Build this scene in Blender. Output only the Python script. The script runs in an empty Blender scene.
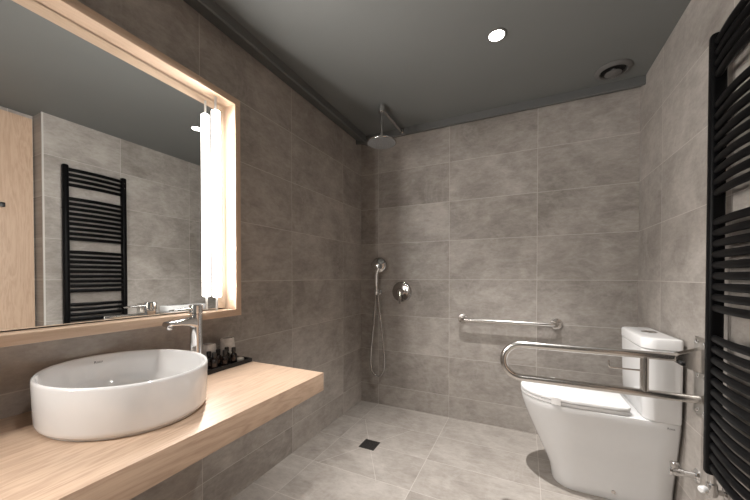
import bpy, bmesh, math
from math import sin, cos, pi, sqrt, radians
from mathutils import Vector, Matrix

# ------------------------------------------------------------------ basics
SC = bpy.context.scene
COL = SC.collection
W = 1.917            # right wall
CEIL = 2.255
NEAR = -3.0          # wall behind the camera
WEND = -1.425        # where the right wall ends at the door recess
REC = 0.15           # depth of that recess
CT = 0.70            # counter top

def V(*a): return Vector(a)

# ------------------------------------------------------------------ node helpers
class NT:
    def __init__(s, name):
        s.m = bpy.data.materials.new(name); s.m.use_nodes = True
        s.t = s.m.node_tree; s.t.nodes.clear()
        s.out = s.n('ShaderNodeOutputMaterial')
    def n(s, kind, **kw):
        x = s.t.nodes.new(kind)
        for k, v in kw.items(): setattr(x, k, v)
        return x
    def l(s, a, b): s.t.links.new(a, b)
    def put(s, sock, v):
        if hasattr(v, 'links') or isinstance(v, bpy.types.NodeSocket): s.l(v, sock)
        else: sock.default_value = v
    def math(s, op, a, b=0.0, c=0.0):
        x = s.n('ShaderNodeMath', operation=op)
        s.put(x.inputs[0], a); s.put(x.inputs[1], b); s.put(x.inputs[2], c)
        return x.outputs[0]
    def mix(s, f, a, b, blend='MIX'):
        x = s.n('ShaderNodeMix', data_type='RGBA', blend_type=blend)
        s.put(x.inputs[0], f); s.put(x.inputs[6], a); s.put(x.inputs[7], b)
        return x.outputs[2]
    def ramp(s, f, stops):
        x = s.n('ShaderNodeValToRGB')
        e = x.color_ramp.elements
        while len(e) < len(stops): e.new(0.5)
        for i, (p, c) in enumerate(stops):
            e[i].position = p
            e[i].color = c if len(c) == 4 else (*c, 1)
        s.put(x.inputs[0], f)
        return x.outputs[0]
    def noise(s, vec, scale, detail=4, rough=0.55, dist=0.0):
        x = s.n('ShaderNodeTexNoise')
        s.put(x.inputs['Vector'], vec); x.inputs['Scale'].default_value = scale
        x.inputs['Detail'].default_value = detail; x.inputs['Roughness'].default_value = rough
        x.inputs['Distortion'].default_value = dist
        return x.outputs['Fac']
    def comb(s, a, b, c):
        x = s.n('ShaderNodeCombineXYZ')
        s.put(x.inputs[0], a); s.put(x.inputs[1], b); s.put(x.inputs[2], c)
        return x.outputs[0]
    def bsdf(s, **kw):
        x = s.n('ShaderNodeBsdfPrincipled')
        for k, v in kw.items():
            s.put(x.inputs[k.replace('_', ' ')], v)
        s.l(x.outputs[0], s.out.inputs[0])
        return x

def plain(name, col, rough=0.5, metal=0.0, coat=0.0, vary=0.04, scale=30.0, spec=0.5, bump=0.0):
    """solid colour with a faint procedural mottling"""
    t = NT(name)
    tc = t.n('ShaderNodeTexCoord')
    f = t.noise(tc.outputs['Object'], scale, 3)
    c = t.ramp(f, [(0.3, [x * (1 - vary) for x in col]), (0.7, [min(1, x * (1 + vary)) for x in col])])
    r = t.math('MULTIPLY_ADD', f, 0.06, rough - 0.03) if rough > 0.05 else rough
    b = t.bsdf(Base_Color=c, Roughness=r, Metallic=metal, Coat_Weight=coat, Coat_Roughness=0.03)
    b.inputs['Specular IOR Level'].default_value = spec
    if bump:
        bp = t.n('ShaderNodeBump'); bp.inputs['Strength'].default_value = bump; bp.inputs['Distance'].default_value = 0.002
        t.l(f, bp.inputs['Height']); t.l(bp.outputs[0], b.inputs['Normal'])
    return t.m

def emit(name, col, strength):
    t = NT(name)
    e = t.n('ShaderNodeEmission')
    e.inputs[0].default_value = (*col, 1); e.inputs[1].default_value = strength
    t.l(e.outputs[0], t.out.inputs[0])
    return t.m

def tiles(name, au, av, ou, ov, tu=0.6, tv=0.3, seed=0.0, diag=False, c0=(.236, .213, .192), c1=(.352, .322, .294), c2=(.50, .464, .430)):
    """stacked stone-look tiles with thin pale joints; au/av pick the two axes of the surface"""
    t = NT(name)
    g = t.n('ShaderNodeNewGeometry')
    sp = t.n('ShaderNodeSeparateXYZ'); t.l(g.outputs['Position'], sp.inputs[0])
    ax = {'x': 0, 'y': 1, 'z': 2}
    u = t.math('DIVIDE', t.math('SUBTRACT', sp.outputs[ax[au]], ou), tu)
    v = t.math('DIVIDE', t.math('SUBTRACT', sp.outputs[ax[av]], ov), tv)
    fu, fv = t.math('FLOOR', u), t.math('FLOOR', v)
    cell = t.comb(fu, fv, seed)
    wn = t.n('ShaderNodeTexWhiteNoise', noise_dimensions='3D'); t.l(cell, wn.inputs[0])
    off = t.n('ShaderNodeVectorMath', operation='MULTIPLY_ADD')
    t.l(wn.outputs['Color'], off.inputs[0]); off.inputs[1].default_value = (7, 7, 7)
    t.l(t.comb(t.math('MULTIPLY', u, tu), t.math('MULTIPLY', v, tv), seed), off.inputs[2])
    p = off.outputs[0]
    n1 = t.noise(p, 3.2, 6, 0.62, 0.5)
    ps = t.n('ShaderNodeVectorMath', operation='MULTIPLY'); t.l(p, ps.inputs[0]); ps.inputs[1].default_value = (0.8, 1.7, 1.0)
    n2 = t.noise(ps.outputs[0], 14.0, 7, 0.74, 0.35)
    n3 = t.noise(ps.outputs[0], 48.0, 4, 0.7)
    f = t.math('ADD', t.math('MULTIPLY', n1, 0.50), t.math('ADD', t.math('MULTIPLY', n2, 0.34), t.math('MULTIPLY', n3, 0.16)))
    f = t.math('ADD', f, t.math('MULTIPLY_ADD', wn.outputs['Value'], 0.065, -0.033))
    c = t.ramp(f, [(0.36, c0), (0.5, c1), (0.65, c2)])
    # cloudy pale veins
    vn = t.math('ABSOLUTE', t.math('SUBTRACT', t.noise(p, 2.3, 5, 0.6, 1.2), 0.5))
    vein = t.math('MULTIPLY', t.math('SUBTRACT', 1.0, t.math('MINIMUM', t.math('DIVIDE', vn, 0.035), 1.0)), t.math('MULTIPLY', n2, 0.5))
    c = t.mix(vein, c, (.47, .44, .41, 1))
    du = t.math('MULTIPLY', t.math('SUBTRACT', 0.5, t.math('ABSOLUTE', t.math('SUBTRACT', t.math('FRACT', u), 0.5))), tu)
    dv = t.math('MULTIPLY', t.math('SUBTRACT', 0.5, t.math('ABSOLUTE', t.math('SUBTRACT', t.math('FRACT', v), 0.5))), tv)
    d = t.math('MINIMUM', du, dv)
    if diag:   # mitred cuts falling to the shower drain
        X = t.math('SUBTRACT', sp.outputs[0], 0.39); Y = t.math('SUBTRACT', sp.outputs[1], -0.62)
        dd = t.math('MULTIPLY', t.math('ABSOLUTE', t.math('SUBTRACT', t.math('ABSOLUTE', X), t.math('MULTIPLY', t.math('ABSOLUTE', Y), 0.62))), 0.85)
        inside = t.math('MULTIPLY', t.math('LESS_THAN', t.math('ABSOLUTE', Y), 0.31), t.math('LESS_THAN', t.math('ABSOLUTE', X), 0.24))
        dd = t.math('ADD', dd, t.math('MULTIPLY', t.math('SUBTRACT', 1.0, inside), 10.0))
        d = t.math('MINIMUM', d, dd)
    gm = t.math('LESS_THAN', d, 0.0016)
    c = t.mix(t.math('MULTIPLY', gm, 0.55), c, (.66, .62, .58, 1))
    rough = t.math('MULTIPLY_ADD', n2, 0.22, 0.36)
    b = t.bsdf(Base_Color=c, Roughness=rough)
    b.inputs['Specular IOR Level'].default_value = 0.35
    bp = t.n('ShaderNodeBump'); bp.inputs['Strength'].default_value = 0.12; bp.inputs['Distance'].default_value = 0.003
    h = t.math('SUBTRACT', t.math('MULTIPLY', n2, 0.6), gm)
    t.l(h, bp.inputs['Height']); t.l(bp.outputs[0], b.inputs['Normal'])
    return t.m

def wood(name, axis, light=(.59, .440, .325), dark=(.38, .262, .186), rough=0.45, flame=1.0):
    """oak veneer; the grain runs along the world axis given"""
    t = NT(name)
    g = t.n('ShaderNodeNewGeometry')
    mp = t.n('ShaderNodeMapping'); t.l(g.outputs['Position'], mp.inputs[0])
    s = [1.0, 1.0, 1.0]; s['xyz'.index(axis)] = 0.10
    mp.inputs['Scale'].default_value = s
    p = mp.outputs[0]
    n1 = t.noise(p, 9.0, 5, 0.6, 1.4)
    n2 = t.noise(p, 55.0, 4, 0.7, 0.3)
    n3 = t.noise(p, 190.0, 2, 0.6)
    rings = t.math('ABSOLUTE', t.math('SUBTRACT', t.math('FRACT', t.math('MULTIPLY', n1, 9.0)), 0.5))
    f = t.math('ADD', t.math('MULTIPLY', rings, 0.55 * flame), t.math('ADD', t.math('MULTIPLY', n2, 0.5), t.math('MULTIPLY', n3, 0.28)))
    c = t.ramp(f, [(0.25, dark), (0.55, [a * .62 + b * .38 for a, b in zip(light, dark)]), (0.85, light)])
    # a few small knots
    vo = t.n('ShaderNodeTexVoronoi'); t.l(p, vo.inputs['Vector']); vo.inputs['Scale'].default_value = 5.0
    k = t.math('SUBTRACT', 1.0, t.math('MINIMUM', t.math('DIVIDE', vo.outputs['Distance'], 0.055), 1.0))
    c = t.mix(t.math('MULTIPLY', k, 0.45), c, (*[x * .62 for x in dark], 1))
    b = t.bsdf(Base_Color=c, Roughness=t.math('MULTIPLY_ADD', n2, 0.15, rough - 0.07))
    b.inputs['Specular IOR Level'].default_value = 0.4
    bp = t.n('ShaderNodeBump'); bp.inputs['Strength'].default_value = 0.10; bp.inputs['Distance'].default_value = 0.001
    t.l(f, bp.inputs['Height']); t.l(bp.outputs[0], b.inputs['Normal'])
    return t.m

def brushed(name, col=(.76, .735, .705), rough=0.24):
    t = NT(name)
    tc = t.n('ShaderNodeTexCoord')
    f = t.noise(tc.outputs['Object'], 140.0, 3, 0.6)
    t.bsdf(Base_Color=t.ramp(f, [(0.3, [x * .92 for x in col]), (0.7, col)]), Metallic=1.0, Roughness=t.math('MULTIPLY_ADD', f, 0.10, rough - 0.05))
    return t.m

M = {}
M['tile_left'] = tiles('stone_tile_left', 'y', 'z', -0.305, 0.165, seed=3.0)
M['tile_back'] = tiles('stone_tile_back', 'x', 'z', 0.166, 0.165, seed=11.0)
M['tile_right'] = tiles('stone_tile_right', 'y', 'z', -0.348, 0.165, seed=23.0)
M['tile_floor'] = tiles('stone_tile_floor', 'x', 'y', 0.168, -0.32, seed=47.0, diag=True, c0=(.255, .229, .204), c1=(.37, .337, .305), c2=(.50, .462, .425))
M['ceiling'] = plain('grey_ceiling_paint', (.16, .166, .162), 0.62, vary=0.02, scale=6)
M['mould'] = plain('grey_moulding_paint', (.118, .122, .12), 0.6, vary=0.02, scale=6)
M['trim'] = plain('pale_tile_trim', (.60, .58, .55), 0.35, vary=0.02)
M['oak_y'] = wood('oak_counter', 'y')
M['oak_fy'] = wood('oak_frame_rail', 'y', light=(.66, .505, .385), dark=(.50, .365, .265), flame=.35)
M['oak_fz'] = wood('oak_frame_stile', 'z', light=(.66, .505, .385), dark=(.50, .365, .265), flame=.35)
M['oak_door'] = wood('oak_door', 'z', light=(.62, .455, .335), dark=(.46, .315, .22))
M['porcelain'] = plain('white_porcelain', (.77, .77, .77), 0.10, coat=0.35, vary=0.008)
M['plastic'] = plain('white_plastic', (.78, .78, .78), 0.40, vary=0.01)
M['chrome'] = plain('polished_chrome', (.80, .80, .80), 0.07, metal=1.0, vary=0.01)
M['dark_chrome'] = plain('shower_chrome', (.55, .54, .53), 0.16, metal=1.0, vary=0.03)
M['plate'] = plain('satin_mixer_plate', (.42, .405, .395), 0.14, metal=1.0, vary=0.02)
M['nozzle'] = plain('grey_rubber_nozzles', (.20, .20, .20), 0.5, vary=0.1, scale=200)
M['steel'] = brushed('brushed_steel')
M['steel_plate'] = brushed('brushed_steel_plate', (.60, .575, .54), 0.34)
M['black'] = plain('black_heater_enamel', (.0022, .0022, .0026), 0.46, vary=0.1, spec=0.12)
M['blackp'] = plain('matt_black_plastic', (.010, .010, .011), 0.4, vary=0.1)
M['drain'] = plain('dark_drain_metal', (.05, .047, .045), 0.42, metal=0.4, vary=0.35, scale=80)
M['vent'] = plain('dark_grey_vent', (.125, .122, .118), 0.5, vary=0.03)
M['hole'] = plain('dark_gap', (.006, .006, .006), 0.8)
M['mark'] = plain('grey_print', (.20, .20, .21), 0.5)
M['amber'] = plain('dark_amber_plastic', (.010, .006, .005), 0.18, vary=0.1)
M['label'] = plain('brown_label', (.10, .066, .05), 0.6, vary=0.5, scale=160)
M['cup'] = plain('frosted_white_cup', (.70, .68, .66), 0.4, vary=0.12, scale=90)
M['soap'] = plain('cream_soap', (.74, .71, .66), 0.45, vary=0.03)
M['paper'] = plain('white_paper', (.85, .845, .84), 0.7, vary=0.02, scale=60)
M['tube'] = emit('frosted_tube_back', (1.0, .94, .87), 11.0)
M['led'] = emit('led_side_of_tube', (1.0, .95, .90), 310.0)
M['lens'] = emit('downlight_lens', (1.0, .93, .86), 25.0)
t = NT('mirror_silver'); t.bsdf(Base_Color=(.86, .875, .87, 1), Metallic=1.0, Roughness=0.0); M['mirror'] = t.m

# ------------------------------------------------------------------ mesh helpers
def link(name, bm, mat, parent=None, smooth=35, recalc=True):
    if recalc: bmesh.ops.recalc_face_normals(bm, faces=bm.faces)
    me = bpy.data.meshes.new(name); bm.to_mesh(me); bm.free()
    if smooth:
        for p in me.polygons: p.use_smooth = True
        me.set_sharp_from_angle(angle=radians(smooth))
    if mat: me.materials.append(mat)
    o = bpy.data.objects.new(name, me); COL.objects.link(o)
    if parent is not None:
        o.parent = parent
        o.matrix_parent_inverse = Matrix.Translation(parent.location).inverted()
    return o

def tag(o, label=None, cat=None, group=None, kind=None):
    if label: o['label'] = label
    if cat: o['category'] = cat
    if group: o['group'] = group
    if kind: o['kind'] = kind
    return o

def thing(name, label, cat, loc, group=None):
    o = bpy.data.objects.new(name, None); COL.objects.link(o)
    o.location = loc; o.empty_display_size = 0.05
    return tag(o, label, cat, group)

def box(bm, lo, hi, bevel=0.0, seg=2):
    r = bmesh.ops.create_cube(bm, size=1.0)
    vs = r['verts']
    for v in vs:
        v.co = V(*[(lo[i] + hi[i]) / 2 + v.co[i] * (hi[i] - lo[i]) for i in range(3)])
    if bevel:
        es = {e for v in vs for e in v.link_edges}
        bmesh.ops.bevel(bm, geom=list(es), offset=bevel, segments=seg, profile=0.5, affect='EDGES')

def rings(bm, rs, cap0=True, cap1=True, closed=False):
    """skin a list of equal-length rings of points"""
    vv = [[bm.verts.new(p) for p in r] for r in rs]
    n = len(rs[0])
    pairs = list(zip(vv, vv[1:])) + ([(vv[-1], vv[0])] if closed else [])
    for a, b in pairs:
        for i in range(n):
            j = (i + 1) % n
            bm.faces.new((a[i], a[j], b[j], b[i]))
    if not closed:
        if cap0: bm.faces.new(vv[0][::-1])
        if cap1: bm.faces.new(vv[-1])
    return vv

def frame_for(d):
    d = d.normalized()
    a = V(0, 0, 1) if abs(d.z) < 0.9 else V(1, 0, 0)
    u = d.cross(a).normalized()
    return u, d.cross(u).normalized()

def sweep(bm, pts, r, n=14, closed=False, flat=None):
    """round tube along a polyline; r a number or one per point"""
    pts = [Vector(p) for p in pts]
    N = len(pts); rr = r if isinstance(r, (list, tuple)) else [r] * N
    rs = []; u = None
    for i, p in enumerate(pts):
        a = pts[(i - 1) % N] if closed or i else p
        b = pts[(i + 1) % N] if closed or i < N - 1 else p
        d = (b - a).normalized()
        if u is None: u, w = frame_for(d)
        else:
            u = (u - d * u.dot(d)).normalized(); w = d.cross(u)
        w = d.cross(u)
        rs.append([p + (u * cos(2 * pi * k / n) + w * sin(2 * pi * k / n)) * rr[i] for k in range(n)])
    rings(bm, rs, closed=closed)

def lathe(bm, prof, origin=(0, 0, 0), axis=(0, 0, 1), n=32):
    """prof: (radius, height) pairs along the axis"""
    o = Vector(origin); ax = Vector(axis).normalized(); u, w = frame_for(ax)
    rings(bm, [[o + ax * h + (u * cos(2 * pi * k / n) + w * sin(2 * pi * k / n)) * max(r, 1e-4) for k in range(n)] for r, h in prof])

def arc(c, r, a0, a1, n, e1=V(1, 0, 0), e2=V(0, 0, 1)):
    c = Vector(c)
    return [c + e1 * (r * cos(a0 + (a1 - a0) * i / n)) + e2 * (r * sin(a0 + (a1 - a0) * i / n)) for i in range(n + 1)]

def spline(pts, m=8):
    """Catmull-Rom through the points"""
    P = [Vector(p) for p in pts]; P = [P[0] * 2 - P[1]] + P + [P[-1] * 2 - P[-2]]
    out = []
    for i in range(1, len(P) - 2):
        for k in range(m):
            t = k / m; a, b, c, d = P[i - 1], P[i], P[i + 1], P[i + 2]
            out.append(0.5 * ((2 * b) + (c - a) * t + (2 * a - 5 * b + 4 * c - d) * t * t + (3 * b - a - 3 * c + d) * t ** 3))
    out.append(P[-2])
    return out

def B(): return bmesh.new()

def slab(name, lo, hi, mat, kind='structure', parent=None, bevel=0.0):
    bm = B(); box(bm, lo, hi, bevel)
    o = link(name, bm, mat, parent, smooth=30 if bevel else 0)
    if kind and parent is None: tag(o, kind=kind)
    return o

# ------------------------------------------------------------------ room shell
T = 0.12
slab('floor', (-T, NEAR - T, -T), (W + REC + T, T, 0), M['tile_floor'])
slab('ceiling', (-T, NEAR - T, CEIL), (W + REC + T, T, CEIL + T), M['ceiling'])
slab('wall_left', (-T, NEAR, 0), (0, 0, CEIL), M['tile_left'])
slab('wall_back', (-T, 0, 0), (W + REC + T, T, CEIL), M['tile_back'])
slab('wall_right', (W, WEND, 0), (W + REC + T, 0, CEIL), M['tile_right'])
slab('wall_recess', (W + REC, NEAR, 0), (W + REC + T, WEND, CEIL), M['tile_right'])
slab('wall_front', (-T, NEAR - T, 0), (W + REC + T, NEAR, CEIL), M['mould'])

# moulding under the ceiling: back wall and left wall (front drop, sloping underside)
def moulding(name, along):
    prof = [(0.0, CEIL), (0.098, CEIL), (0.098, 2.208), (0.092, 2.203), (0.0, 2.238)]
    bm = B()
    if along == 'x': rs = [[V(x, -d, z) for d, z in prof] for x in (0.0, W)]
    else: rs = [[V(d, y, z) for d, z in prof] for y in (NEAR, 0.0)]
    rings(bm, rs)
    return tag(link(name, bm, M['mould'], smooth=0), kind='structure')
moulding('trim_1', 'x')
moulding('trim_2', 'y')
slab('trim_3', (W - 0.003, WEND - 0.003, 0), (W + 0.007, WEND + 0.006, CEIL), M['trim'])

# oak door in the recess
door = slab('door_1', (W + REC - 0.03, -2.40, 0.012), (W + REC, WEND - 0.012, 2.222), M['oak_door'])
bm = B(); box(bm, (W + REC - 0.055, -1.606, 1.562), (W + REC - 0.03, -1.578, 1.592), 0.003)
tag(link('hook', bm, M['blackp'], door), 'square black hook')

# ------------------------------------------------------------------ counter
cnt = slab('vanity_counter', (0.002, -2.74, CT - 0.072), (0.557, -1.371, CT), M['oak_y'], kind=None, bevel=0.0015)
tag(cnt, 'thick pale oak vanity counter fixed along the wall below the mirror', 'counter')

# ------------------------------------------------------------------ mirror with oak box frame
MY0, MY1, MZ0, MZ1 = -2.70, -1.393, 0.913, 1.886
FD, FT, MX = 0.12, 0.029, 0.058
mir = thing('wall_mirror', 'large wall mirror in a deep pale oak box frame above the counter', 'mirror', (0, (MY0 + MY1) / 2, MZ0))
slab('frame_rail', (0.001, MY0, MZ1 - FT), (FD, MY1, MZ1), M['oak_fy'], None, mir, 0.001)
slab('frame_rail', (0.001, MY0, MZ0), (FD, MY1, MZ0 + FT), M['oak_fy'], None, mir, 0.001)
slab('frame_stile', (0.001, MY1 - FT, MZ0 + FT), (FD - 0.0005, MY1, MZ1 - FT), M['oak_fz'], None, mir, 0.001)
slab('frame_stile', (0.001, MY0, MZ0 + FT), (FD - 0.0005, MY0 + FT, MZ1 - FT), M['oak_fz'], None, mir, 0.001)
slab('mirror_glass', (MX - 0.006, MY0 + FT + 0.004, MZ0 + FT + 0.004), (MX, MY1 - FT - 0.004, MZ1 - FT - 0.004), M['mirror'], None, mir)
bm = B(); box(bm, (0.002, MY0 + FT + 0.001, MZ0 + FT + 0.001), (MX - 0.006, MY1 - FT - 0.001, MZ1 - FT - 0.001))
link('backing_board', bm, M['hole'], mir, smooth=0)

def tube_lamp(y, label):
    x, r = 0.091, 0.0170
    L = thing('tube_lamp', label, 'lamp', (x, y, MZ0 + FT))
    bm = B(); lathe(bm, [(0.012, 1.000), (r, 1.004), (r, 1.794), (0.012, 1.798)], (x, y, 0), n=32)
    lt = link('lamp_tube', bm, M['tube'], L)
    lt.data.materials.append(M['led'])          # the diodes shine out of the room side of the tube
    for p in lt.data.polygons:
        if p.normal.x > 0.72: p.material_index = 1
    bm = B(); lathe(bm, [(0.0045, MZ0 + FT), (0.0045, 1.0)], (x, y, 0), n=12); link('rod', bm, M['plastic'], L)
    bm = B(); lathe(bm, [(0.0045, 1.798), (0.0045, MZ1 - FT)], (x, y, 0), n=12); link('rod', bm, M['plastic'], L)
    return L
tube_lamp(-1.497, 'glowing upright tube lamp inside the mirror frame, beside the tap')
tube_lamp(-2.60, 'glowing upright tube lamp at the end of the mirror away from the shower')


# ------------------------------------------------------------------ basin
BX, BY, RX, RY, RZ = 0.241, -1.906, 0.228, 0.192, 0.830
bas = thing('vessel_basin', 'white oval countertop wash basin standing on the oak counter', 'basin', (BX, BY, CT))
def ell(z, k, inset=0.0, n=72):
    return [V(BX + (RX * k - inset) * cos(2 * pi * i / n), BY + (RY * k - inset) * sin(2 * pi * i / n), z) for i in range(n)]
bm = B()
rs = [ell(CT + .0005, .93), ell(CT + .007, .93), ell(CT + .008, .965), ell(CT + .012, .978), ell(CT + .02, .984), ell(CT + .06, .992), ell(RZ - .008, 1.0), ell(RZ - .002, 1.0, .0015),
      ell(RZ, 1.0, .0045), ell(RZ - .001, 1.0, .0075), ell(RZ - .005, 1.0, .010), ell(RZ - .03, .99, .0105), ell(RZ - .07, .975, .012), ell(RZ - .095, .945, .014), ell(RZ - .108, .885, .018), ell(RZ - .1145, .78, .02), ell(RZ - .1165, .5, .02), ell(RZ - .1175, .25, .015), ell(RZ - .118, .14, .005)]
rings(bm, rs)
link('bowl', bm, M['porcelain'], bas, smooth=50)
bm = B(); lathe(bm, [(0.030, RZ - .1175), (0.030, RZ - .115), (0.026, RZ - .1125), (0.001, RZ - .111)], (BX, BY, 0)); link('waste_plug', bm, M['chrome'], bas)

def letters(name, text, size, mat, parent, origin, ex, ey, thick=0.0004):
    """lettering as a thin solid of its own, lying in the plane ex/ey"""
    cu = bpy.data.curves.new(name + '_outline', 'FONT'); cu.body = text; cu.size = size; cu.extrude = thick
    cu.align_x = 'CENTER'; cu.align_y = 'CENTER'; cu.resolution_u = 3
    tmp = bpy.data.objects.new(name + '_outline', cu); COL.objects.link(tmp)
    dg = bpy.context.evaluated_depsgraph_get(); dg.update()
    me = bpy.data.meshes.new_from_object(tmp.evaluated_get(dg))
    bpy.data.objects.remove(tmp); bpy.data.curves.remove(cu)
    ex, ey = Vector(ex).normalized(), Vector(ey).normalized(); ez = ex.cross(ey)
    mt = Matrix((ex, ey, ez)).transposed().to_4x4(); mt.translation = Vector(origin)
    me.transform(mt); me.name = name
    me.materials.clear(); me.materials.append(mat)
    o = bpy.data.objects.new(name, me); COL.objects.link(o)
    o.parent = parent; o.matrix_parent_inverse = Matrix.Translation(parent.location).inverted()
    return o

# ------------------------------------------------------------------ tap
TX, TY = 0.200, -1.668
tap = thing('basin_tap', 'tall chrome mixer tap on the counter beside the oval basin', 'tap', (TX, TY, CT))
bm = B(); lathe(bm, [(0.027, CT), (0.027, CT + .004), (0.0235, CT + .007), (0.0215, CT + .03), (0.0205, .90), (0.0215, .945), (0.0215, .951)], (TX, TY, 0)); link('body', bm, M['chrome'], tap)
d = V(0.245 - TX, -1.803 - TY, 0); LEN = d.length; d.normalize(); sd = V(-d.y, d.x, 0)
bm = B(); rs = []
for f, hw, zc, hh in [(0.05, .017, .921, .0235), (0.18, .0175, .9255, .0185), (0.35, .017, .9285, .0145), (0.6, .016, .931, .0115), (0.85, .0155, .9325, .0095), (0.97, .0145, .933, .0085), (1.0, .012, .933, .0065)]:
    c = V(TX, TY, zc) + d * (LEN * f)
    rs.append([c + sd * (hw * (abs(cos(a)) ** .7) * (1 if cos(a) > 0 else -1)) + V(0, 0, hh * (abs(sin(a)) ** .7) * (1 if sin(a) > 0 else -1)) for a in [2 * pi * k / 20 for k in range(20)]])
rings(bm, rs); link('spout', bm, M['chrome'], tap, smooth=50)
e = V(TX, TY, 0) + d * (LEN * .88)
bm = B(); lathe(bm, [(0.0095, .914), (0.0105, .916), (0.0105, .927)], (e.x, e.y, 0), n=20); link('aerator', bm, M['dark_chrome'], tap)
bm = B(); lathe(bm, [(0.0205, .9525), (0.0225, .9545), (0.0225, .981), (0.0205, .985), (0.001, .986)], (TX, TY, 0))
hd = V(-.003, -.085, 0.0).normalized(); hs = V(-hd.y, hd.x, 0)
rs = []
for f, hw, z, hh in [(0.008, .012, .972, .006), (0.035, .010, .972, .0048), (0.07, .009, .9715, .0036), (0.090, .0085, .971, .003), (0.093, .006, .971, .002)]:
    c = V(TX, TY, z) + hd * f
    rs.append([c + hs * (hw * cos(a)) + V(0, 0, hh * sin(a)) for a in [2 * pi * k / 14 for k in range(14)]])
rings(bm, rs); link('lever', bm, M['chrome'], tap)

# ------------------------------------------------------------------ toiletries
TRZ = CT + 0.006
bm = B()
x0, x1, y0, y1 = 0.016, 0.166, -1.640, -1.374
box(bm, (x0, y0, CT), (x1, y1, TRZ), 0.002)
box(bm, (x0, y0, TRZ - .002), (x0 + .006, y1, CT + .017), 0.0015); box(bm, (x1 - .006, y0, TRZ - .002), (x1, y1, CT + .017), 0.0015)
box(bm, (x0 + .004, y0, TRZ - .002), (x1 - .004, y0 + .006, CT + .017), 0.0015); box(bm, (x0 + .004, y1 - .006, TRZ - .002), (x1 - .004, y1, CT + .017), 0.0015)
tag(link('amenity_tray', bm, M['blackp']), 'black rectangular amenity tray at the end of the oak counter', 'tray')

def bottle(x, y, label):
    b = thing('amenity_bottle', label, 'bottle', (x, y, TRZ), 'small dark bottles on the black tray')
    bm = B(); lathe(bm, [(0.011, TRZ), (0.0135, TRZ + .002), (0.0138, TRZ + .036), (0.012, TRZ + .042), (0.007, TRZ + .046), (0.007, TRZ + .050)], (x, y, 0), n=24); link('body', bm, M['amber'], b)
    bm = B(); lathe(bm, [(0.0085, TRZ + .0502), (0.009, TRZ + .052), (0.009, TRZ + .068), (0.0075, TRZ + .070)], (x, y, 0), n=20); link('cap', bm, M['blackp'], b)
    bm = B()                                   # label wraps the room side of the body
    a0 = math.atan2(-2.42 - y, 1.289 - x); R0 = 0.0141
    st = [a0 - .55 + 1.1 * k / 12 for k in range(13)]
    lo = [V(x + R0 * cos(a), y + R0 * sin(a), TRZ + .013) for a in st]; hi = [p + V(0, 0, .015) for p in lo]
    R1 = 0.0136
    lo2 = [V(x + R1 * cos(a), y + R1 * sin(a), TRZ + .013) for a in st]; hi2 = [p + V(0, 0, .015) for p in lo2]
    rings(bm, [lo, hi, hi2, lo2], False, False, True) if False else None
    for i in range(12):
        vs = [bm.verts.new(p) for p in (lo[i], lo[i + 1], hi[i + 1], hi[i], lo2[i], lo2[i + 1], hi2[i + 1], hi2[i])]
        for q in ((0, 1, 2, 3), (7, 6, 5, 4), (0, 4, 5, 1), (3, 2, 6, 7)): bm.faces.new([vs[k] for k in q])
    bmesh.ops.remove_doubles(bm, verts=bm.verts, dist=1e-5)
    link('label', bm, M['label'], b)
bottle(0.139, -1.548, 'small dark amber bottle in the front row, closest to the basin')
bottle(0.137, -1.496, 'small dark amber bottle in the middle of the front row on the tray')
bottle(0.130, -1.445, 'small dark amber bottle in the front row, next to the cream soap')
bottle(0.103, -1.545, 'small dark amber bottle in the back row, closest to the tap')
bottle(0.101, -1.500, 'small dark amber bottle in the middle of the back row on the tray')
bottle(0.098, -1.455, 'small dark amber bottle in the back row, before the larger frosted cup')

def cup(x, y, h, r, label):
    bm = B(); z = TRZ
    lathe(bm, [(r, z), (r * 1.0, z + .004), (r * .96, z + h * .5), (r * .86, z + h - .006), (r * .80, z + h - .001), (r * .70, z + h), (r * .68, z + h - .003), (r * .80, z + h - .01), (r * .92, z + h * .5), (r * .95, z + .002)], (x, y, 0), n=32)
    tag(link('tumbler', bm, M['cup']), label, 'cup', 'upturned frosted cups on the tray')
cup(0.058, -1.419, 0.102, 0.034, 'upturned frosted white cup standing at the outer end of the black tray')
cup(0.053, -1.507, 0.090, 0.031, 'shorter upturned frosted white cup on the black tray, near the tap')
bm = B()
rs = [[V(0.118 + (.020 * k) * cos(a), -1.4045 + (.021 * k) * sin(a), TRZ + z) for a in [2 * pi * i / 28 for i in range(28)]] for k, z in [(.8, 0), (.97, .003), (1, .007), (.93, .0115), (.7, .014), (.1, .015)]]
rings(bm, rs)
tag(link('soap_bar', bm, M['soap']), 'round cream soap on the black tray by its free corner', 'soap')

# ------------------------------------------------------------------ rain shower
SX, SY, SZ = 0.411, -0.480, 2.226
rsh = thing('rain_shower', 'round overhead rain shower on a wall arm in the tiled corner', 'shower', (SX, 0, SZ))
bm = B(); sweep(bm, [(SX, -0.099, SZ)] + [(SX, SY + .03, SZ)] + arc((SX, SY + .03, SZ - .03), .03, pi / 2, pi, 8, V(0, 1, 0), V(0, 0, 1)) + [(SX, SY, 2.022)], 0.0112, 16)
link('arm', bm, M['dark_chrome'], rsh, smooth=45)
bm = B(); lathe(bm, [(0.017, 0.0), (0.017, .004), (0.013, .007)], (SX, -.0975, SZ), (0, -1, 0)); link('wall_flange', bm, M['dark_chrome'], rsh)
bm = B(); lathe(bm, [(0.0195, SZ - .026), (0.0205, SZ - .022), (0.0205, SZ + .016), (0.016, SZ + .021)], (SX, SY, 0)); link('elbow', bm, M['chrome'], rsh)
hd_ = thing_head = None
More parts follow.
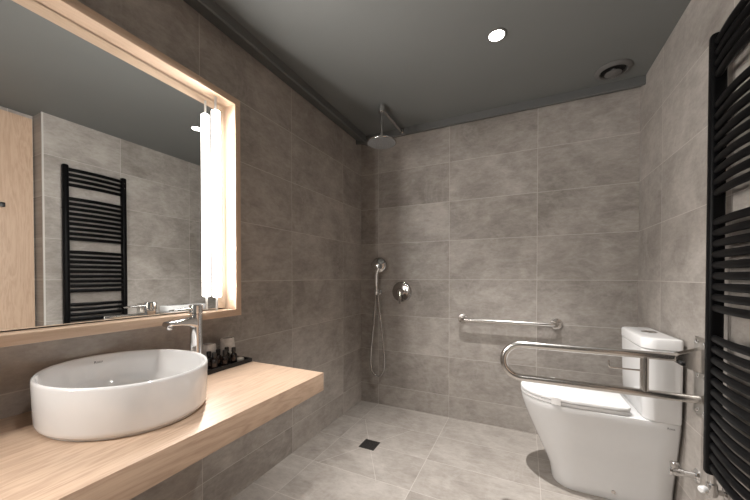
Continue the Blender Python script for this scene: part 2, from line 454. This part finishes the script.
bm = B(); lathe(bm, [(0.099, 1.990), (0.1005, 1.993), (0.1005, 1.998), (0.095, 2.002), (0.045, 2.009), (0.026, 2.016), (0.018, 2.03), (0.001, 2.031)], (SX, SY, 0), n=48)
head = link('shower_head', bm, M['dark_chrome'], rsh)
bm = B(); lathe(bm, [(0.0955, 1.9898), (0.0955, 1.9885), (0.001, 1.9885)], (SX, SY, 0), n=40)
for ring_r, cnt_n in ((0.015, 6), (0.032, 10), (0.05, 16), (0.067, 22), (0.084, 28)):
    for k in range(cnt_n):
        a = 2 * pi * k / cnt_n
        lathe(bm, [(0.0026, 1.9887), (0.0018, 1.9855)], (SX + ring_r * cos(a), SY + ring_r * sin(a), 0), n=8)
link('nozzle_plate', bm, M['nozzle'], head)

# ------------------------------------------------------------------ hand shower
hs_ = thing('hand_shower', 'chrome hand shower with a looped hose on a wall holder', 'shower', (0.170, 0, 0.955))
bm = B(); lathe(bm, [(0.026, 0), (0.026, .006), (0.012, .012), (0.012, .040)], (0.170, 0, 0.955), (0, -1, 0))
lathe(bm, [(0.017, -.016), (0.019, -.012), (0.019, .014), (0.016, .018)], (0.168, -.052, .955), (.06, -.1, 1))
link('holder', bm, M['chrome'], hs_)
bm = B(); lathe(bm, [(0.011, 0), (0.012, .004), (0.012, .022), (0.009, .026)], (0.180, -.052, 0.955), (1, -.3, 0), n=16); link('outlet_knob', bm, M['chrome'], hs_)
bm = B(); sweep(bm, spline([(0.1685, -.052, .97), (0.172, -.060, 1.03), (0.178, -.072, 1.09), (0.192, -.084, 1.135), (0.208, -.088, 1.165)], 6), [0.0135] * 6 + [.0145] * 6 + [.016] * 6 + [.019] * 5 + [.022, .023], 16)
link('handle', bm, M['chrome'], hs_, smooth=50)
bm = B(); lathe(bm, [(0.056, -.013), (0.0615, -.010), (0.0615, -.002), (0.057, .004), (0.034, .013), (0.001, .016)], (0.206, -.076, 1.186), (.30, -.95, .12), n=36); hh_ = link('spray_head', bm, M['dark_chrome'], hs_)
bm = B(); lathe(bm, [(0.052, -.0132), (0.052, -.0150), (0.001, -.0152)], (0.206, -.076, 1.186), (.30, -.95, .12), n=28); link('spray_face', bm, M['nozzle'], hh_)
bm = B()
loop = spline([(0.165, -.050, .936), (0.155, -.047, .82), (0.140, -.044, .66), (0.120, -.041, .50), (0.112, -.040, .38), (0.122, -.040, .30), (0.150, -.040, .256), (0.180, -.040, .245), (0.212, -.040, .264), (0.236, -.040, .32), (0.240, -.042, .40), (0.228, -.046, .54), (0.210, -.050, .70), (0.194, -.053, .84), (0.184, -.053, .932)], 10)
sweep(bm, loop, [0.0072 + (.0008 if i % 2 else 0) for i in range(len(loop))], 12); link('hose', bm, M['dark_chrome'], hs_, smooth=60)

# ------------------------------------------------------------------ shower mixer
mx = thing('shower_mixer', 'round chrome shower mixer plate with a lever, set in the back wall', 'tap', (0.379, 0, 0.963))
bm = B(); lathe(bm, [(0.083, 0), (0.083, .005), (0.081, .009), (0.076, .012), (0.070, .0125), (0.060, .0115), (0.040, .016), (0.028, .019), (0.001, .019)], (0.379, 0, .963), (0, -1, 0), n=48); link('wall_plate', bm, M['plate'], mx)
bm = B(); lathe(bm, [(0.027, .011), (0.027, .045), (0.024, .052), (0.001, .053)], (0.379, 0, .963), (0, -1, 0), n=32); link('knob', bm, M['chrome'], mx)
bm = B(); box(bm, (0.369, -.062, .868), (0.389, -.050, .972), .004); link('lever', bm, M['dark_chrome'], mx)

# ------------------------------------------------------------------ floor drain
dr = thing('floor_drain', 'small square black drain let into the shower floor', 'drain', (0.39, -.62, 0))
bm = B(); 
for lo, hi in (((.337, -.673, -.01), (.443, -.663, .0015)), ((.337, -.577, -.01), (.443, -.567, .0015)), ((.337, -.663, -.01), (.347, -.577, .0015)), ((.433, -.663, -.01), (.443, -.577, .0015))): box(bm, lo, hi)
link('rim', bm, M['drain'], dr, smooth=0)
bm = B(); box(bm, (.347, -.663, -.004), (.433, -.577, .0006))
for i in range(5):
    for j in range(5):
        lathe(bm, [(.0052, .0005), (.0052, .0013), (.003, .0013), (.003, .0008)], (.39 + (i - 2) * .0155, -.62 + (j - 2) * .0155, 0), n=10)
link('grate', bm, M['drain'], dr, smooth=0)

# ------------------------------------------------------------------ grab bar on back wall
gb = thing('grab_rail', 'straight brushed steel grab bar on the back wall beside the toilet', 'grab bar', (1.18, 0, .770))
GZ, GX0, GX1 = 0.771, 0.872, 1.482
bm = B(); r = .035
path = [(GX0, -.006, GZ)] + arc((GX0 + r, -.035, GZ), r, pi, pi / 2, 8, V(1, 0, 0), V(0, -1, 0)) + arc((GX1 - r, -.035, GZ), r, pi / 2, 0, 8, V(1, 0, 0), V(0, -1, 0)) + [(GX1, -.006, GZ)]
sweep(bm, path, .0155, 20); link('bar', bm, M['steel'], gb, smooth=50)
for x in (GX0, GX1):
    bm = B(); lathe(bm, [(0.038, 0), (0.038, .006), (0.035, .010), (0.017, .012)], (x, 0, GZ), (0, -1, 0), n=36); link('flange', bm, M['steel'], gb)

# ------------------------------------------------------------------ toilet
TYc = -0.458
wc = thing('toilet', 'white close-coupled toilet with cistern standing by the side wall', 'toilet', (1.6, TYc, 0))
XB = 1.905
def dshape(z, tip, hw, L, n=24, back=XB, rb=0.012, hwb=None):
    """D outline: half ellipse at the tip, straight sides, square back"""
    hwb = hwb or hw
    pts = []
    for i in range(n + 1):
        a = -pi / 2 + pi * i / n
        pts.append(V(tip + L - L * cos(a), TYc + hw * sin(a), z))
    for i in range(1, 7): pts.append(V(tip + L + (back - rb - tip - L) * i / 6, TYc + hw + (hwb - hw) * i / 6, z))
    pts.append(V(back, TYc + hwb - rb, z)); pts.append(V(back, TYc - hwb + rb, z))
    for i in range(6, 0, -1): pts.append(V(tip + L + (back - rb - tip - L) * i / 6, TYc - hw - (hwb - hw) * i / 6, z))
    return pts
SEAM = 0.450
bm = B()
lv = [(0.0005, 1.432, .103, .10, .100), (.012, 1.428, .108, .10, .105), (.05, 1.424, .111, .105, .109), (.085, 1.416, .115, .115, .114), (.13, 1.397, .121, .135, .122), (.19, 1.371, .132, .16, .136), (.26, 1.340, .148, .185, .152), (.32, 1.314, .161, .21, .168), (.37, 1.294, .170, .23, .179), (.41, 1.281, .176, .24, .186), (.435, 1.276, .178, .245, .188), (.444, 1.279, .176, .243, .186), (.446, 1.284, .171, .24, .181)]
rings(bm, [dshape(z, t_, h_, l_, hwb=hb) for z, t_, h_, l_, hb in lv])
bowl = link('pan', bm, M['porcelain'], wc, smooth=50)
def hinged(z0, z1, tip, hw, L, back, rnd, name, mat):
    bm = B()
    rs = [dshape(z0, tip + rnd, hw - rnd, L, back=back, rb=.02), dshape(z0 + rnd * .6, tip, hw, L, back=back, rb=.02), dshape(z1 - rnd, tip, hw, L, back=back, rb=.02), dshape(z1 - rnd * .3, tip + rnd * .35, hw - rnd * .35, L, back=back, rb=.02), dshape(z1, tip + rnd * 1.2, hw - rnd * 1.2, L, back=back - rnd, rb=.02)]
    rings(bm, rs)
    return link(name, bm, mat, wc, smooth=50)
seat = hinged(.4485, .4640, 1.274, .178, .245, 1.735, .004, 'seat', M['plastic'])
lid = hinged(.4655, .4850, 1.273, .180, .245, 1.735, .006, 'lid', M['plastic'])
for s in (-1, 1):
    bm = B(); lathe(bm, [(0.016, .446), (0.016, .470), (0.012, .476)], (1.722, TYc + s * .075, 0), n=20); link('hinge', bm, M['plastic'], wc) if False else bm.free()
# cistern
def rrect(z, x0, x1, hy, rf, n=8, grow=0.0):
    """rounded at the two room-side corners, nearly square against the wall"""
    x0 -= grow; hy += grow; pts = []
    for i in range(n + 1):
        a = -pi / 2 - (pi / 2) * i / n
        pts.append(V(x0 + rf + rf * cos(a), TYc - hy + rf + rf * sin(a), z))
    for i in range(n + 1):
        a = pi - (pi / 2) * i / n
        pts.append(V(x0 + rf + rf * cos(a), TYc + hy - rf + rf * sin(a), z))
    rw = .012
    for i in range(4):
        a = pi / 2 - (pi / 2) * i / 3
        pts.append(V(x1 - rw + rw * cos(a), TYc + hy - rw + rw * sin(a), z))
    for i in range(4):
        a = 0 - (pi / 2) * i / 3
        pts.append(V(x1 - rw + rw * cos(a), TYc - hy + rw + rw * sin(a), z))
    return pts
CX0, HY = 1.770, .199
bm = B()
rings(bm, [rrect(.4465, CX0 + .010, XB, HY - .010, .05), rrect(.452, CX0 + .006, XB, HY - .006, .05), rrect(.60, CX0 + .002, XB, HY - .003, .05), rrect(.764, CX0, XB, HY - .001, .05), rrect(.7655, CX0 + .004, XB, HY - .005, .05)])
cis = link('cistern', bm, M['porcelain'], wc, smooth=40)
bm = B()
rings(bm, [rrect(.7675, CX0 + .001, XB, HY - .003, .05), rrect(.769, CX0 - .002, XB, HY, .05), rrect(.806, CX0 - .002, XB, HY, .05), rrect(.813, CX0 + .001, XB - .001, HY - .003, .05), rrect(.8155, CX0 + .008, XB - .006, HY - .010, .05), rrect(.816, CX0 + .03, XB - .02, HY - .03, .04)])
clid = link('cistern_lid', bm, M['porcelain'], wc, smooth=40)
bm = B(); lathe(bm, [(0.031, .8158), (0.031, .8185), (0.026, .820), (0.025, .8190), (0.001, .8192)], (1.842, TYc, 0), n=36); bt = link('flush_button', bm, M['dark_chrome'], clid)
bm = B(); lathe(bm, [(0.0095, 0), (0.0095, .002), (0.006, .003)], (1.683, TYc - .1105, .045), (0, -1, 0.03), n=18); link('fixing_cap', bm, M['steel'], bowl)
pb = B()      # paper band around seat and lid
def band(off, x):
    hw = .180 * sqrt(max(0, 1 - ((1.273 + .245 - x) / .245) ** 2)) if x < 1.518 else .180
    y0, y1 = TYc - hw - off, TYc + hw + off
    z0, z1 = .4485 - off * .5, .4852 + off
    return [V(x, y0, z0), V(x, y0, z1 - .003), V(x, y0 + .004, z1), V(x, y1 - .004, z1), V(x, y1, z1 - .003), V(x, y1, z0)]
bands = []
for x in (1.415, 1.425, 1.435, 1.445, 1.455):
    a = band(.0022, x); b_ = band(.0012, x)
    bands.append(a + b_[::-1])
rings(pb, bands)
tag(link('paper_band', pb, M['paper'], smooth=0), 'narrow white paper hygiene band around the closed toilet lid', 'paper band')

# ------------------------------------------------------------------ fold-down rail
RY_ = -0.790; ZU, ZL = 0.768, 0.611; RR = 0.0160
fr = thing('folding_rail', 'brushed steel fold-down support rail on the side wall before the toilet', 'grab rail', (W, RY_, .69))
rc = (ZU - ZL) / 2; xc = 1.184 + RR + rc
bm = B(); sweep(bm, [(1.845, RY_, ZU), (xc + .1, RY_, ZU)] + arc((xc, RY_, (ZU + ZL) / 2), rc, pi / 2, 3 * pi / 2, 20) + [(xc + .1, RY_, ZL), (1.904, RY_, ZL)], RR, 22)
link('rail_loop', bm, M['steel'], fr, smooth=50)
bm = B(); sweep(bm, [(1.735, RY_, ZL + .006), (1.735, RY_, ZU - .006)], .0145, 20); link('post', bm, M['steel'], fr, smooth=50)
slab('wall_plate', (W - .008, RY_ - .052, .545), (W - .0005, RY_ + .062, .850), M['steel_plate'], None, fr, .002)
for s in (-1, 1):          # two cheeks of the hinge bracket
    bm = B(); y = RY_ + s * .0205
    prof = [(1.826, .752), (1.826, .775), (1.835, .784), (W - .008, .812), (W - .008, .715), (1.870, .728), (1.838, .744)]
    rings(bm, [[V(x, y + q, z) for x, z in prof] for q in (-.002, .002)]); link('bracket_cheek', bm, M['steel'], fr, smooth=0)
bm = B(); lathe(bm, [(0.008, 0), (0.008, .012), (0.006, .014)], (1.842, RY_ - .0225, .752), (0, -1, 0), n=16); link('pivot_stop', bm, M['blackp'], fr)
for y, z in ((-.752, .832), (-.765, .70), (-.815, .70), (-.765, .565), (-.815, .565), (-.815, .832)):
    bm = B(); lathe(bm, [(0.0075, 0), (0.0075, .003), (0.004, .006)], (W - .008, y, z), (-1, 0, 0), n=14); link('bolt', bm, M['chrome'], fr)
bm = B(); sweep(bm, [(1.725, RY_, .702), (1.626, RY_, .702)] + arc((1.626, RY_, .712), .010, -pi / 2, -pi, 5) + [(1.616, RY_, .732)], .0038, 10); link('paper_holder', bm, M['steel'], fr, smooth=50)

# ------------------------------------------------------------------ angle valve
av = thing('angle_valve', 'small chrome angle valve low on the wall beside the toilet', 'valve', (W, -.751, .294))
bm = B(); lathe(bm, [(0.028, 0), (0.028, .004), (0.020, .010)], (W, -.751, .294), (-1, 0, 0), n=28); link('rosette', bm, M['chrome'], av)
bm = B(); lathe(bm, [(0.0125, .006), (0.0125, .045), (0.016, .048), (0.016, .085), (0.012, .089)], (W, -.751, .294), (-1, 0, 0), n=22)
lathe(bm, [(0.0095, 0), (0.0095, .030)], (W - .066, -.751, .294), (0, 1, 0), n=16); link('valve_body', bm, M['chrome'], av)
bm = B(); lathe(bm, [(0.008, .012), (0.014, .016), (0.015, .034), (0.012, .037)], (W - .070, -.751, .294), (0, .15, 1), n=18); link('valve_handle', bm, M['dark_chrome'], av)

# ------------------------------------------------------------------ towel radiator
RXc = 1.879; HYF, HYN = -0.948, -1.318; HZ0, HZ1 = 0.405, 1.915
tr = thing('towel_radiator', 'tall black ladder towel radiator on the side wall', 'radiator', (W, (HYF + HYN) / 2, HZ0))
for y in (HYF, HYN):
    bm = B()
    def sq(z, k):
        return [V(RXc + .021 * k * (abs(cos(a)) ** .6) * (1 if cos(a) > 0 else -1), y + .0175 * k * (abs(sin(a)) ** .6) * (1 if sin(a) > 0 else -1), z) for a in [2 * pi * i / 24 for i in range(24)]]
    rings(bm, [sq(HZ0, .5), sq(HZ0 + .003, .92), sq(HZ0 + .008, 1), sq(HZ1 - .012, 1), sq(HZ1 - .004, .9), sq(HZ1, .55)])
    link('post', bm, M['black'], tr, smooth=45)
proto = None
pitch = .0367
groups_ = [(1.757 + .0125, 4, .036), (1.360 + .0125 - 0, 9, pitch), (0.970 + .0125, 9, .0358), (0.427, 13, .0365)]
zs = [1.770 + i * .0372 for i in range(4)] + [1.371 + i * .0370 for i in range(9)] + [0.982 + i * .0362 for i in range(9)] + [0.436 + i * .0368 for i in range(13)]
for z in zs:
    if proto is None:
        bm = B(); rs = []
        N = 14
        for i in range(N + 1):
            f = i / N; y = HYF + (HYN - HYF) * f
            bow = .020 * sin(pi * f)
            c = V(RXc - .002 - bow, y, 0)
            rs.append([c + V(.0105 * cos(a), 0, .0126 * sin(a)) for a in [2 * pi * k / 14 for k in range(14)]])
        rings(bm, rs)
        proto = link('heating_bar', bm, M['black'], tr, smooth=50); bar = proto
    else:
        bar = proto.copy(); COL.objects.link(bar); bar.parent = tr; bar.matrix_parent_inverse = proto.matrix_parent_inverse.copy()
    bar.location = (0, 0, z)
for y in (HYF, HYN):
    for z in (1.60, .62):
        bm = B(); lathe(bm, [(0.010, 0), (0.010, .022)], (W, y, z), (-1, 0, 0), n=14); link('wall_bracket', bm, M['black'], tr)
for z in (1.868, 1.828):
    bm = B(); lathe(bm, [(0.004, 0), (0.004, .003)], (RXc - .019, HYF, z), (-1, 0, 0), n=10); link('vent_screw', bm, M['dark_chrome'], tr)
bm = B(); lathe(bm, [(0.020, 0), (0.020, .006), (0.009, .010), (0.009, .034)], (W, HYF, .345), (-1, 0, 0), n=20)
lathe(bm, [(0.013, .330), (0.015, .334), (0.015, .372), (0.011, .376), (0.011, .406)], (RXc, HYF, 0), n=20); rv = link('valve_body', bm, M['dark_chrome'], tr)
bm = B(); lathe(bm, [(0.009, .010), (0.0115, .014), (0.0115, .030), (0.008, .034)], (RXc - .012, HYF - .01, .356), (-.8, -.5, 0), n=18); tag(link('valve_cap', bm, M['plastic'], rv), 'white plastic valve cap')

# ------------------------------------------------------------------ ceiling fittings
def downlight(x, y, label):
    o = thing('downlight', label, 'ceiling light', (x, y, CEIL), 'round ceiling downlights')
    bm = B(); lathe(bm, [(0.046, CEIL), (0.046, CEIL - .003), (0.040, CEIL - .006), (0.035, CEIL - .004), (0.035, CEIL)], (x, y, 0), n=40); link('ring', bm, M['vent'], o)
    bm = B(); lathe(bm, [(0.0345, CEIL - .0002), (0.0345, CEIL - .004), (0.001, CEIL - .0045)], (x, y, 0), n=36); link('lens', bm, M['lens'], o)
    return o
downlight(1.161, -.790, 'lit round downlight in the grey ceiling above the folding rail')
downlight(1.20, -2.06, 'lit round downlight in the ceiling before the oak door, seen in the mirror')
VX, VY = 1.733, -.238
ve = thing('ceiling_vent', 'round dark grey air vent in the ceiling corner', 'vent', (VX, VY, CEIL))
bm = B(); lathe(bm, [(0.088, CEIL), (0.088, CEIL - .004), (0.080, CEIL - .012), (0.066, CEIL - .016), (0.062, CEIL - .012), (0.060, CEIL)], (VX, VY, 0), n=48); link('outer_ring', bm, M['vent'], ve)
bm = B(); lathe(bm, [(0.058, CEIL), (0.058, CEIL - .001), (0.010, CEIL - .001)], (VX, VY, 0), n=36); link('throat', bm, M['hole'], ve)
bm = B(); lathe(bm, [(0.012, CEIL - .001), (0.012, CEIL - .010), (0.038, CEIL - .020), (0.040, CEIL - .024), (0.018, CEIL - .030), (0.001, CEIL - .031)], (VX, VY, 0), n=40); link('centre_disc', bm, M['vent'], ve)

# ------------------------------------------------------------------ maker's marks (tiny, as on the porcelain)
zc = RZ - .022
letters('mark', 'Roca', .012, M['mark'], bas, (BX - RX + .0150, BY + .018, zc), (0, 1, 0), (0.15, 0, 1))
letters('mark', 'Roca', .013, M['mark'], bowl, (1.868, TYc - .1878, .425), (1, 0, 0), (0, -.04, 1))

# ------------------------------------------------------------------ lights
def spot(name, x, y, power, col=(1, .965, .93), ang=86, blend=1.0, rad=0.013):
    l = bpy.data.lights.new(name, 'SPOT'); l.energy = power; l.color = col
    l.spot_size = radians(ang); l.spot_blend = blend; l.shadow_soft_size = rad
    o = bpy.data.objects.new(name, l); COL.objects.link(o); o.location = (x, y, CEIL - .03)
    return o
spot('downlight_beam', 1.161, -.790, 185, ang=80)
spot('downlight_beam', 1.20, -2.06, 105)
wd = bpy.data.worlds.new('World'); SC.world = wd; wd.use_nodes = True
wd.node_tree.nodes['Background'].inputs[0].default_value = (.02, .02, .02, 1)

# ------------------------------------------------------------------ camera
f, yaw, pitch = 312.83, -.4456, -.0132
cam = bpy.data.cameras.new('camera'); co = bpy.data.objects.new('camera', cam); COL.objects.link(co)
fw = V(sin(yaw) * cos(pitch), cos(yaw) * cos(pitch), sin(pitch)); rt = V(cos(yaw), -sin(yaw), 0); up = rt.cross(fw)
mt = Matrix((rt, up, -fw)).transposed().to_4x4(); mt.translation = V(1.2886, -2.4203, 1.0886)
co.matrix_world = mt
cam.sensor_width = 36; cam.sensor_fit = 'HORIZONTAL'; cam.lens = 36 * f / 750
cam.shift_x = 0; cam.shift_y = (280.69 - 250) / 750
cam.clip_start = 0.02
SC.camera = co
vs = SC.view_settings
SC.display_settings.display_device = 'sRGB'
vs.view_transform = 'Standard'; vs.look = 'None'; vs.gamma = 1; vs.exposure = 0; vs.use_curve_mapping = False
SC.cycles.use_denoising = True
SC.cycles.max_bounces = 10; SC.cycles.diffuse_bounces = 6; SC.cycles.glossy_bounces = 6
SC.cycles.caustics_reflective = True; SC.cycles.caustics_refractive = False
SC.cycles.sample_clamp_indirect = 6.0
